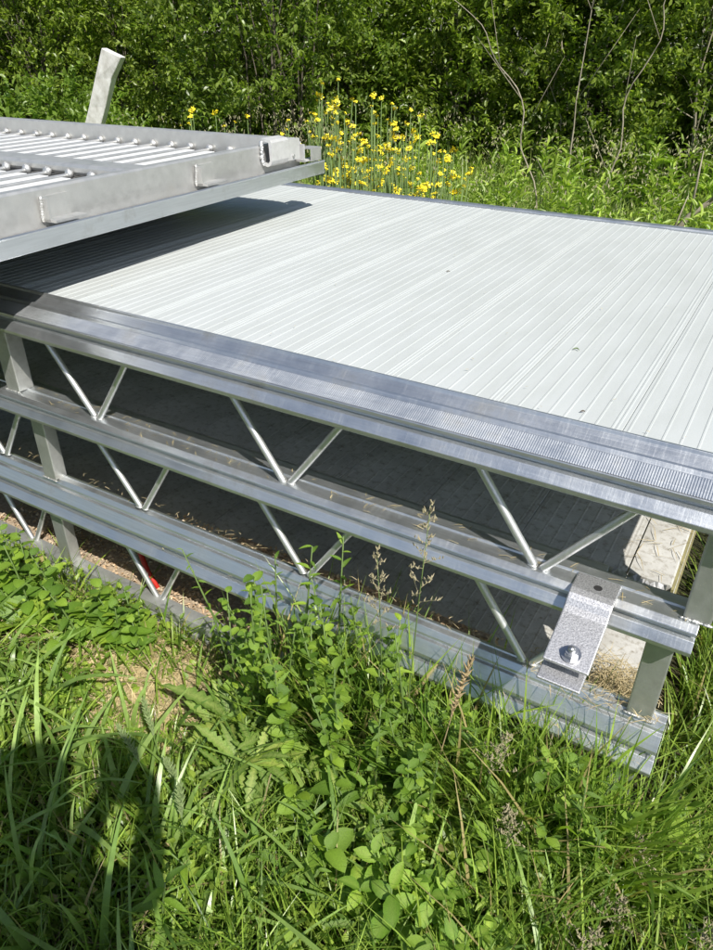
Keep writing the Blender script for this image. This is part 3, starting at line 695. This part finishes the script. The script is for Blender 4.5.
M_gseed = plain('green_seed', (.27, .34, .15), .7, (.17, .24, .08), 80)
seed_stalk(-.42, 1.08, .66, (.06, .02), 'dry', M_straw, label='dry tan grass spike standing before the end of the bottom rail', cat='grass stalk')
seed_stalk(-.52, 1.12, 1.0, (.02, .02), 'air', M_seed, label='tall airy grass panicle rising across the middle rail', cat='grass stalk')
seed_stalk(-.58, 1.12, .82, (-.05, .03), 'air', M_seed, label='thin airy grass panicle just left of the tallest one', cat='grass stalk')
seed_stalk(-.30, 1.08, .50, (.05, .0), 'air', M_seed, label='low airy grass panicle hanging before the bolted bracket', cat='grass stalk')
for x, y in ((-1.02, .73), (-.98, .78), (-1.08, .80), (-1.42, .56), (-.88, .66), (-.16, .98), (.05, .95), (.18, 1.0), (-.02, .84), (.22, .86), (.3, 1.1), (.12, 1.12)):
    seed_stalk(x, y, random.uniform(.30, .42), (random.uniform(-.08, .08), random.uniform(-.05, .05)), 'spike' if x < -.5 else 'air', M_gseed if x < -.5 else M_seed,
               label=('green grass spike' if x < -.5 else 'fine purplish grass panicle') + (' beside the photographer\'s shadow' if x < -.5 else ' in the lower right foreground'), cat='grass stalk', group='green grass spikes by the shadow' if x < -.5 else 'fine panicles lower right')

# ------------------------------------------------------------------ meadow behind the pile
def meadow():
    parts = []
    N = 95000; x = rng.uniform(-10, 3, N); y = rng.uniform(3.75, 8.4, N)
    parts.append(blades(x, y, gh(x, y), rng.uniform(.40, .80, N) * np.where(x < -.55 * y - 1.2, .8, 1) * (.92 + .10 * (y - 3.75)), rng.uniform(.005, .011, N), rng.uniform(.1, .6, N), cols(N, (.22, .33, .06), (.42, .52, .15), .10)))
    N = 9000; x = rng.uniform(-16, 12, N); y = rng.uniform(7.5, 16, N)
    parts.append(blades(x, y, gh(x, y), rng.uniform(.25, .6, N), rng.uniform(.01, .02, N), rng.uniform(.1, .7, N), cols(N, (.08, .15, .025), (.14, .2, .04), .06)))
    V, F, C = merge(parts); tag(link('meadow_grass', npmesh('meadow_grass', V, F, C, True), None, M_grass), 'rank meadow grass between the pile and the hedge', 'grass', kind='stuff')
meadow()
def weedmesh(k):
    N = 44; t = np.sort(rng.uniform(.12, 1, N)); h = .85; pos = np.stack([.06 * t * t, .04 * t, h * t], 1)
    az = np.arange(N) * 2.4 + rng.normal(0, .3, N); el = rng.uniform(-.2, .7, N) + .4 * t
    d = np.stack([np.cos(el) * np.cos(az), np.cos(el) * np.sin(az), np.sin(el)], 1)
    L = rng.uniform(.11, .19, N) * (1.1 - .5 * t)
    v = leafcloud(pos, d, L, L * rng.uniform(.16, .24, N), cols(N, (.22, .34, .04), (.40, .50, .10)), .4)
    st = blades(np.zeros(3), np.zeros(3), np.zeros(3), np.full(3, h), np.full(3, .012), np.full(3, .07), cols(3, (.13, .2, .05), (.13, .2, .05)), np.full(3, .01))
    V, F, C = merge([v, st]); me = npmesh('meadow_weed', V, F, C); me.materials.append(M_leaf); return me
WM = [weedmesh(k) for k in range(5)]
k = 0
while k < 230:
    y = random.uniform(4.0, 7.6); x = random.uniform(-3.4 - (y - 4) * 1.1, 1.6)
    hs = random.uniform(.80, 1.20) * (.92 + .08 * (y - 4))
    if x < -2.4 - (y - 4) * .5: 
        if random.random() < .4: continue
        hs *= .8
    o = bpy.data.objects.new('meadow_weed', WM[k % 5]); COL.objects.link(o); o.location = (x, y, float(gh(x, y)))
    o.rotation_euler = (random.uniform(-.15, .15), random.uniform(-.15, .15), random.uniform(0, 6.28)); o.scale = (hs, hs, hs)
    tag(o, 'lance-leaved green weed standing in the meadow strip before the hedge', 'weed', 'lance-leaved weeds before the hedge'); k += 1
# purplish seed heads over the meadow
N = 3000; cx_ = rng.uniform(-5, 1.5, 130); cy_ = rng.uniform(4.4, 6.6, 130); ch_ = rng.uniform(.85, 1.2, 130); i_ = rng.integers(0, 130, N)
pp = np.stack([cx_[i_] + rng.normal(0, .06, N), cy_[i_] + rng.normal(0, .06, N), GZ + ch_[i_] + rng.uniform(-.03, .16, N)], 1)
v = leafcloud(pp, frames(N, 20, 90), rng.uniform(.02, .035, N), rng.uniform(.005, .009, N), cols(N, (.42, .37, .24), (.34, .34, .18)))
tag(link('meadow_seed_heads', npmesh('meadow_seed_heads', *v), None, M_grass2), 'hazy purplish seed heads over the meadow strip', 'seed heads', kind='stuff')
# yellow flowers
def flower_mesh(r, npet):
    b = MB()
    for k in range(npet):
        a = k * 2.4; q = r * math.sqrt((k + .5) / npet); z = random.uniform(-.4, .9) * r * (1 - q / r * .5)
        c = Vector((q * math.cos(a), q * math.sin(a), z)); s_ = r * .5
        e1 = Vector((math.cos(a + 1), math.sin(a + 1), random.uniform(-.4, .6))) * s_; e2 = Vector((-math.sin(a + 1), math.cos(a + 1), random.uniform(-.4, .6))) * s_
        b.add([c - e1, c - e2 * .6, c + e1, c + e2 * .6], [(0, 1, 2, 3)])
    me = b.mesh('flower'); me.materials.append(M_yel); return me
FM = [flower_mesh(.030, 18), flower_mesh(.024, 14), flower_mesh(.018, 10)]
def yellow(x, y, h, n, label, group, up=True):
    root = empty('yellow_flower', (x, y, float(gh(x, y))), random.uniform(0, 6), label=label, cat='flower', group=group)
    b = MB()
    tops = [(0, 0, h)] + [(random.uniform(-.13, .13), random.uniform(-.1, .1), h * random.uniform(.62, .97)) for _ in range(n - 1)]
    for tx in tops: b.path([(tx[0] * .15, tx[1] * .15, 0 if tx == tops[0] else h * .3), (tx[0] * .7, tx[1] * .7, tx[2] * .7), tx], [.005, .004, .003], 4)
    b.build('stem', M_stem, root)
    for tx in tops:
        o = link('flower', random.choice(FM), root, None, tx); o.rotation_euler = (random.uniform(-.6, .6), random.uniform(-.6, .6), random.uniform(0, 6)); s_ = random.uniform(.55, .9); o.scale = (s_, s_, s_ * 1.3)
    b = MB()
    for i in range(8):
        t = random.uniform(.1, .7); a = random.uniform(0, 6.28); c = Vector((0, 0, h * t)); e = Vector((math.cos(a), math.sin(a), .3)) * .12; s_ = Vector((-math.sin(a), math.cos(a), 0)) * .018
        b.add([c, c + e * .5 + s_, c + e, c + e * .5 - s_], [(0, 1, 2, 3)])
    tag(b.build('stem_leaf', M_stem, root), kind='stuff')
for i in range(46):
    yy = random.uniform(4.0, 5.1); u = random.random(); x = -2.16 - (yy - 4) * .62 + (u - .5) * .95 * (yy / 4.5)
    yellow(x, yy, random.uniform(.95, 1.55) - .18 * u + .1 * (yy - 4), random.randint(7, 11), 'yellow-flowered stem in the dense patch behind the deck corner', 'yellow flowers in the patch behind the deck corner')
yellow(-1.45, 4.1, .98, 2, 'lone yellow flower stem right of the dense yellow patch', None)
for i in range(15):
    yy = random.uniform(4.7, 5.6); x = -.79 * yy + random.uniform(-.95, .35)
    yellow(x, yy, random.uniform(1.12, 1.34), random.randint(1, 2), 'scattered yellow flower above the frame near the white post', 'scattered yellow flowers above the frame')

# ------------------------------------------------------------------ hedge shrubs
def crown_mesh(rx, ry, H, nt, leaves, ca, cb, ll=.10):
    """twig clusters filling the outer body of a shrub reaching the ground"""
    u = rng.uniform(0, 1, nt); az = rng.uniform(0, 2 * np.pi, nt); z = H * (u ** .9)
    rad = np.sqrt(np.clip(1 - ((z / H - .42) / .62) ** 2, .04, 1)) * (rng.uniform(.45, 1.08, nt)) * (1 + .18 * np.sin(az * 3 + z * 2.4) + .12 * np.sin(az * 7 + z * 5))
    c = np.stack([rx * rad * np.cos(az), ry * rad * np.sin(az), z + .1], 1)
    out = np.stack([np.cos(az), np.sin(az), rng.uniform(-.2, .9, nt)], 1) + rng.normal(0, .45, (nt, 3)); out /= np.linalg.norm(out, axis=1)[:, None]
    i = np.repeat(np.arange(nt), leaves); N = len(i); tl = rng.uniform(.18, .50, nt)[i]
    s = rng.uniform(0, 1, N); pos = c[i] + out[i] * (s * tl)[:, None] + rng.normal(0, .028, (N, 3))
    d = out[i] * .5 + rng.normal(0, .6, (N, 3)) + np.array([0, 0, .1]); d /= np.linalg.norm(d, axis=1)[:, None]
    L = rng.uniform(.65, 1.25, N) * ll
    col = cols(N, ca, cb) * rng.uniform(.75, 1.2, nt)[i][:, None]
    me = npmesh('crown', *leafcloud(pos, d, L, L * rng.uniform(.38, .52, N), col)); me.materials.append(M_hedge); return me
HA, HB = (.10, .16, .022), (.30, .38, .06)
CM = [crown_mesh(1.15, .95, 3.3, 620, 30, HA, HB, .066), crown_mesh(1.0, .9, 3.0, 560, 30, (.09, .15, .022), (.24, .32, .05), .066), crown_mesh(1.2, 1.0, 3.5, 620, 30, (.11, .18, .022), (.32, .40, .06), .074), crown_mesh(1.1, .9, 3.2, 480, 30, HA, HB, .064)]
def stems_mesh(n, H, spread, seed):
    random.seed(seed); b = MB()
    for i in range(n):
        a = random.uniform(0, 6.28); r = random.uniform(.3, 1) * spread; p = Vector((random.uniform(-.2, .2), random.uniform(-.2, .2), 0)); q = Vector((math.cos(a) * r, math.sin(a) * r, H * random.uniform(.6, 1)))
        pts = [p]
        for t in (.25, .5, .75, 1): pts.append(p.lerp(q, t) + Vector([random.uniform(-.08, .08) for _ in range(3)]) + Vector((0, 0, .2 * math.sin(t * 3.14))))
        R_ = random.uniform(.007, .015); b.path(pts, [R_, R_ * .85, R_ * .65, R_ * .45, R_ * .2], 6)
        for j in range(5):
            t = random.uniform(.25, .95); c = p.lerp(q, t); e = c + Vector((random.uniform(-.45, .45), random.uniform(-.45, .45), random.uniform(.1, .5))); b.path([c, c.lerp(e, .5) + Vector((0, 0, .05)), e], [R_ * .4, R_ * .3, R_ * .12], 4)
    return b.mesh('branches')
SM = [stems_mesh(11, 3.0, .9, s) for s in (1, 2, 3)]
for m_ in SM: m_.materials.append(M_bark)
SP = stems_mesh(4, 3.0, .8, 9); SP.materials.append(M_pale)
random.seed(5)
def shrub(x, y, s, ci, label, group='shrubs forming the hedge', pale=False, name='hedge_shrub'):
    root = empty(name, (x, y, GZ), random.uniform(0, 6.28), label=label, cat='shrub', group=group); root.scale = (s, s, s)
    link('crown', CM[ci], root)
    if ci < 4: link('branches', SP if pale else SM[random.randint(0, 2)], root)
lab = ['dense green shrub in the front of the hedge', 'shaded green shrub further back in the hedge']
for i, x in enumerate(np.arange(-12.5, 3.5, 1.45)):
    y = 8.4 + .35 * math.sin(i * 2.1) + (-.7 if x < -5 else 0)
    if -4.2 < x < -2.8: y += .55
    shrub(x + random.uniform(-.2, .2), y, random.uniform(.92, 1.12), i % 4,
          'dense green shrub at the hedge front ' + ('left of the white post' if x < -7 else 'behind the white post and scattered flowers' if x < -4.6 else 'behind the dense yellow flower patch' if x < -2.9 else 'threaded by pale bare stems, upper right'), pale=(x > -4))
for i, x in enumerate(np.arange(-16, 5, 1.7)):
    shrub(x + random.uniform(-.3, .3), 10.0 + random.uniform(-.3, .3), random.uniform(1.15, 1.4), (i + 1) % 4, lab[1], 'shrubs at the back of the hedge')
for i, x in enumerate(np.arange(-22, 8, 2.4)):
    shrub(x, 12.8 + random.uniform(-.4, .4), random.uniform(1.7, 2.1), (i + 2) % 4, lab[1], 'shrubs at the back of the hedge')
# paler low bush beside the white post
CM.append(crown_mesh(.95, .7, 1.15, 300, 22, (.12, .20, .025), (.22, .32, .05), .085))
for x, y, s in ((-7.6, 6.0, 1.0), (-6.6, 5.7, .82)):
    shrub(x, y, s, 4, 'low bright green bush left of the leaning white post' if x < -7 else 'small bright green bush close behind the leaning white post', None, name='low_bush')
# pale bare saplings leaning in front of the dark hedge on the right
def sapling(pts, r, label):
    P0 = [Vector(p) for p in pts]; P0 = [P0[0]] + P0 + [P0[-1]]; sm = []
    for i in range(1, len(P0) - 2):
        for t in (0, .25, .5, .75):
            a_, b_, c_, d2 = P0[i - 1:i + 3]
            sm.append(.5 * (2 * b_ + (c_ - a_) * t + (2 * a_ - 5 * b_ + 4 * c_ - d2) * t * t + (3 * b_ - a_ - 3 * c_ + d2) * t ** 3) + Vector((random.uniform(-.008, .008), 0, 0)))
    pts = sm + [P0[-1]]
    b = MB(); n = len(pts); b.path(pts, [r * (1 - .7 * k / (n - 1)) for k in range(n)], 6)
    for j in range(4):
        k = random.randint(1, n - 2); c = Vector(pts[k]); e = c + Vector((random.uniform(-.4, .4), -.05, random.uniform(.3, .6))); b.path([c, c.lerp(e, .5), e], [r * .4, r * .3, r * .1], 4)
    tag(b.build('bare_sapling', M_pale), label, 'sapling')
sapling([(-1.35, 6.1, GZ), (-1.42, 6.1, .35), (-1.33, 6.12, .8), (-1.36, 6.12, 1.15), (-1.20, 6.15, 1.5), (-1.22, 6.18, 1.8), (-1.05, 6.2, 2.3)], .008, 'pale bare sapling standing upright before the hedge at the right')
sapling([(-1.85, 6.1, GZ), (-1.93, 6.1, .4), (-2.10, 6.1, .75), (-2.14, 6.1, 1.1), (-2.42, 6.15, 1.38), (-2.55, 6.15, 1.6), (-2.95, 6.2, 1.85)], .008, 'pale bare sapling arching to the left before the hedge')
sapling([(-1.75, 6.2, GZ), (-1.72, 6.2, .5), (-1.74, 6.2, 1.1), (-1.70, 6.2, 2.2)], .009, 'grey straight sapling between the two pale ones')
sapling([(-.95, 5.7, GZ + .05), (-.75, 5.75, .35), (-.5, 5.8, .62), (-.3, 5.85, .8)], .03, 'broken pale stick leaning at the right edge before the hedge')
# ------------------------------------------------------------------ photographer (stands behind the lens; only the shadow falls into view)
def photographer():
    hx, hy = .03, -.30
    J = {'pelvis': (.17, -.36, .95), 'spine': (.14, -.36, 1.14), 'chest': (.10, -.36, 1.33), 'neck': (.06, -.32, 1.46), 'head0': (.04, -.31, 1.56), 'head1': (hx, hy, 1.66), 'head2': (hx, hy, 1.73),
         'shL': (-.07, -.44, 1.40), 'elL': (-.10, -.20, 1.08), 'wrL': (-.045, -.03, 1.35), 'hL': (-.045, -.02, 1.42),
         'shR': (.19, -.29, 1.37), 'elR': (.10, -.09, 1.17), 'wrR': (.060, .01, 1.35), 'hR': (.055, .012, 1.42),
         'hipL': (.08, -.44, .88), 'knL': (.06, -.42, .30), 'anL': (.06, -.50, -.22), 'toL': (-.02, -.35, -.29),
         'hipR': (.27, -.31, .88), 'knR': (.30, -.27, .30), 'anR': (.32, -.35, -.22), 'toR': (.24, -.20, -.29)}
    R_ = {'pelvis': .20, 'spine': .17, 'chest': .17, 'neck': .075, 'head0': .09, 'head1': .11, 'head2': .09, 'shL': .085, 'shR': .085, 'elL': .05, 'elR': .05, 'wrL': .028, 'wrR': .028, 'hL': .028, 'hR': .028,
          'hipL': .12, 'hipR': .12, 'knL': .075, 'knR': .075, 'anL': .05, 'anR': .05, 'toL': .045, 'toR': .045}
    E_ = [('pelvis', 'spine'), ('spine', 'chest'), ('chest', 'neck'), ('neck', 'head0'), ('head0', 'head1'), ('head1', 'head2')]
    for s_ in 'LR': E_ += [('chest', 'sh' + s_), ('sh' + s_, 'el' + s_), ('el' + s_, 'wr' + s_), ('wr' + s_, 'h' + s_), ('pelvis', 'hip' + s_), ('hip' + s_, 'kn' + s_), ('kn' + s_, 'an' + s_), ('an' + s_, 'to' + s_)]
    names = list(J)
    for s_, sg in (('L', 1), ('R', -1)):
        hnd = Vector(J['h' + s_]); acr = Vector((.86, .5, 0)) * sg; bk = Vector((.3, -.5, 0)).normalized()
        for q in range(4):
            a = hnd + Vector((0, 0, .025 - .017 * q)) + acr * .012 + Vector((0, 0, 0)); 
            J[f'f{s_}{q}a'] = tuple(a + bk * .01 - acr * .004); J[f'f{s_}{q}b'] = tuple(a + acr * .028 + bk * .03); R_[f'f{s_}{q}a'] = .010; R_[f'f{s_}{q}b'] = .008
            E_ += [('h' + s_, f'f{s_}{q}a'), (f'f{s_}{q}a', f'f{s_}{q}b')]
    names = list(J); idx = {n: i for i, n in enumerate(names)}
    me = bpy.data.meshes.new('person'); me.from_pydata([J[n] for n in names], [(idx[a], idx[b]) for a, b in E_], []); 
    o = bpy.data.objects.new('person', me); COL.objects.link(o)
    sk = o.modifiers.new('skin', 'SKIN'); me.skin_vertices
    for i, n in enumerate(names):
        me.skin_vertices[0].data[i].radius = (R_[n] * S, R_[n] * S); me.skin_vertices[0].data[i].use_root = n == 'pelvis'
    sb = o.modifiers.new('sub', 'SUBSURF'); sb.levels = 1; sb.render_levels = 2
    me.materials.append(plain('dark_clothes', (.05, .055, .08), .8)); tag(o, 'person in dark clothes holding up a phone to photograph the pile', 'person')
    b = MB(); b.blob((hx + .01, hy - .02, 1.735), .115, (.95, 1, .8), 12, 8, .03); b.build('hair', M_bark, o)
    ph = MB(); ph.box(-.055, .055, -.030, -.018, -.14, .035); p = ph.build('phone', plain('phone_black', (.02, .02, .02), .3), None, (0, 0, 1.5)); p.rotation_euler = (math.radians(-31), 0, math.radians(30.5))
    tag(p, 'black phone held upright in both hands', 'phone')
photographer()

# ------------------------------------------------------------------ metres
done = set()
for o in bpy.data.objects:
    if o.type in ('CAMERA', 'LIGHT'): continue
    o.location = o.location * S
    if o.type == 'MESH' and o.data.name not in done:
        done.add(o.data.name); o.data.transform(Matrix.Scale(S, 4))
    for m in o.modifiers:
        if m.type == 'BEVEL': m.width *= S
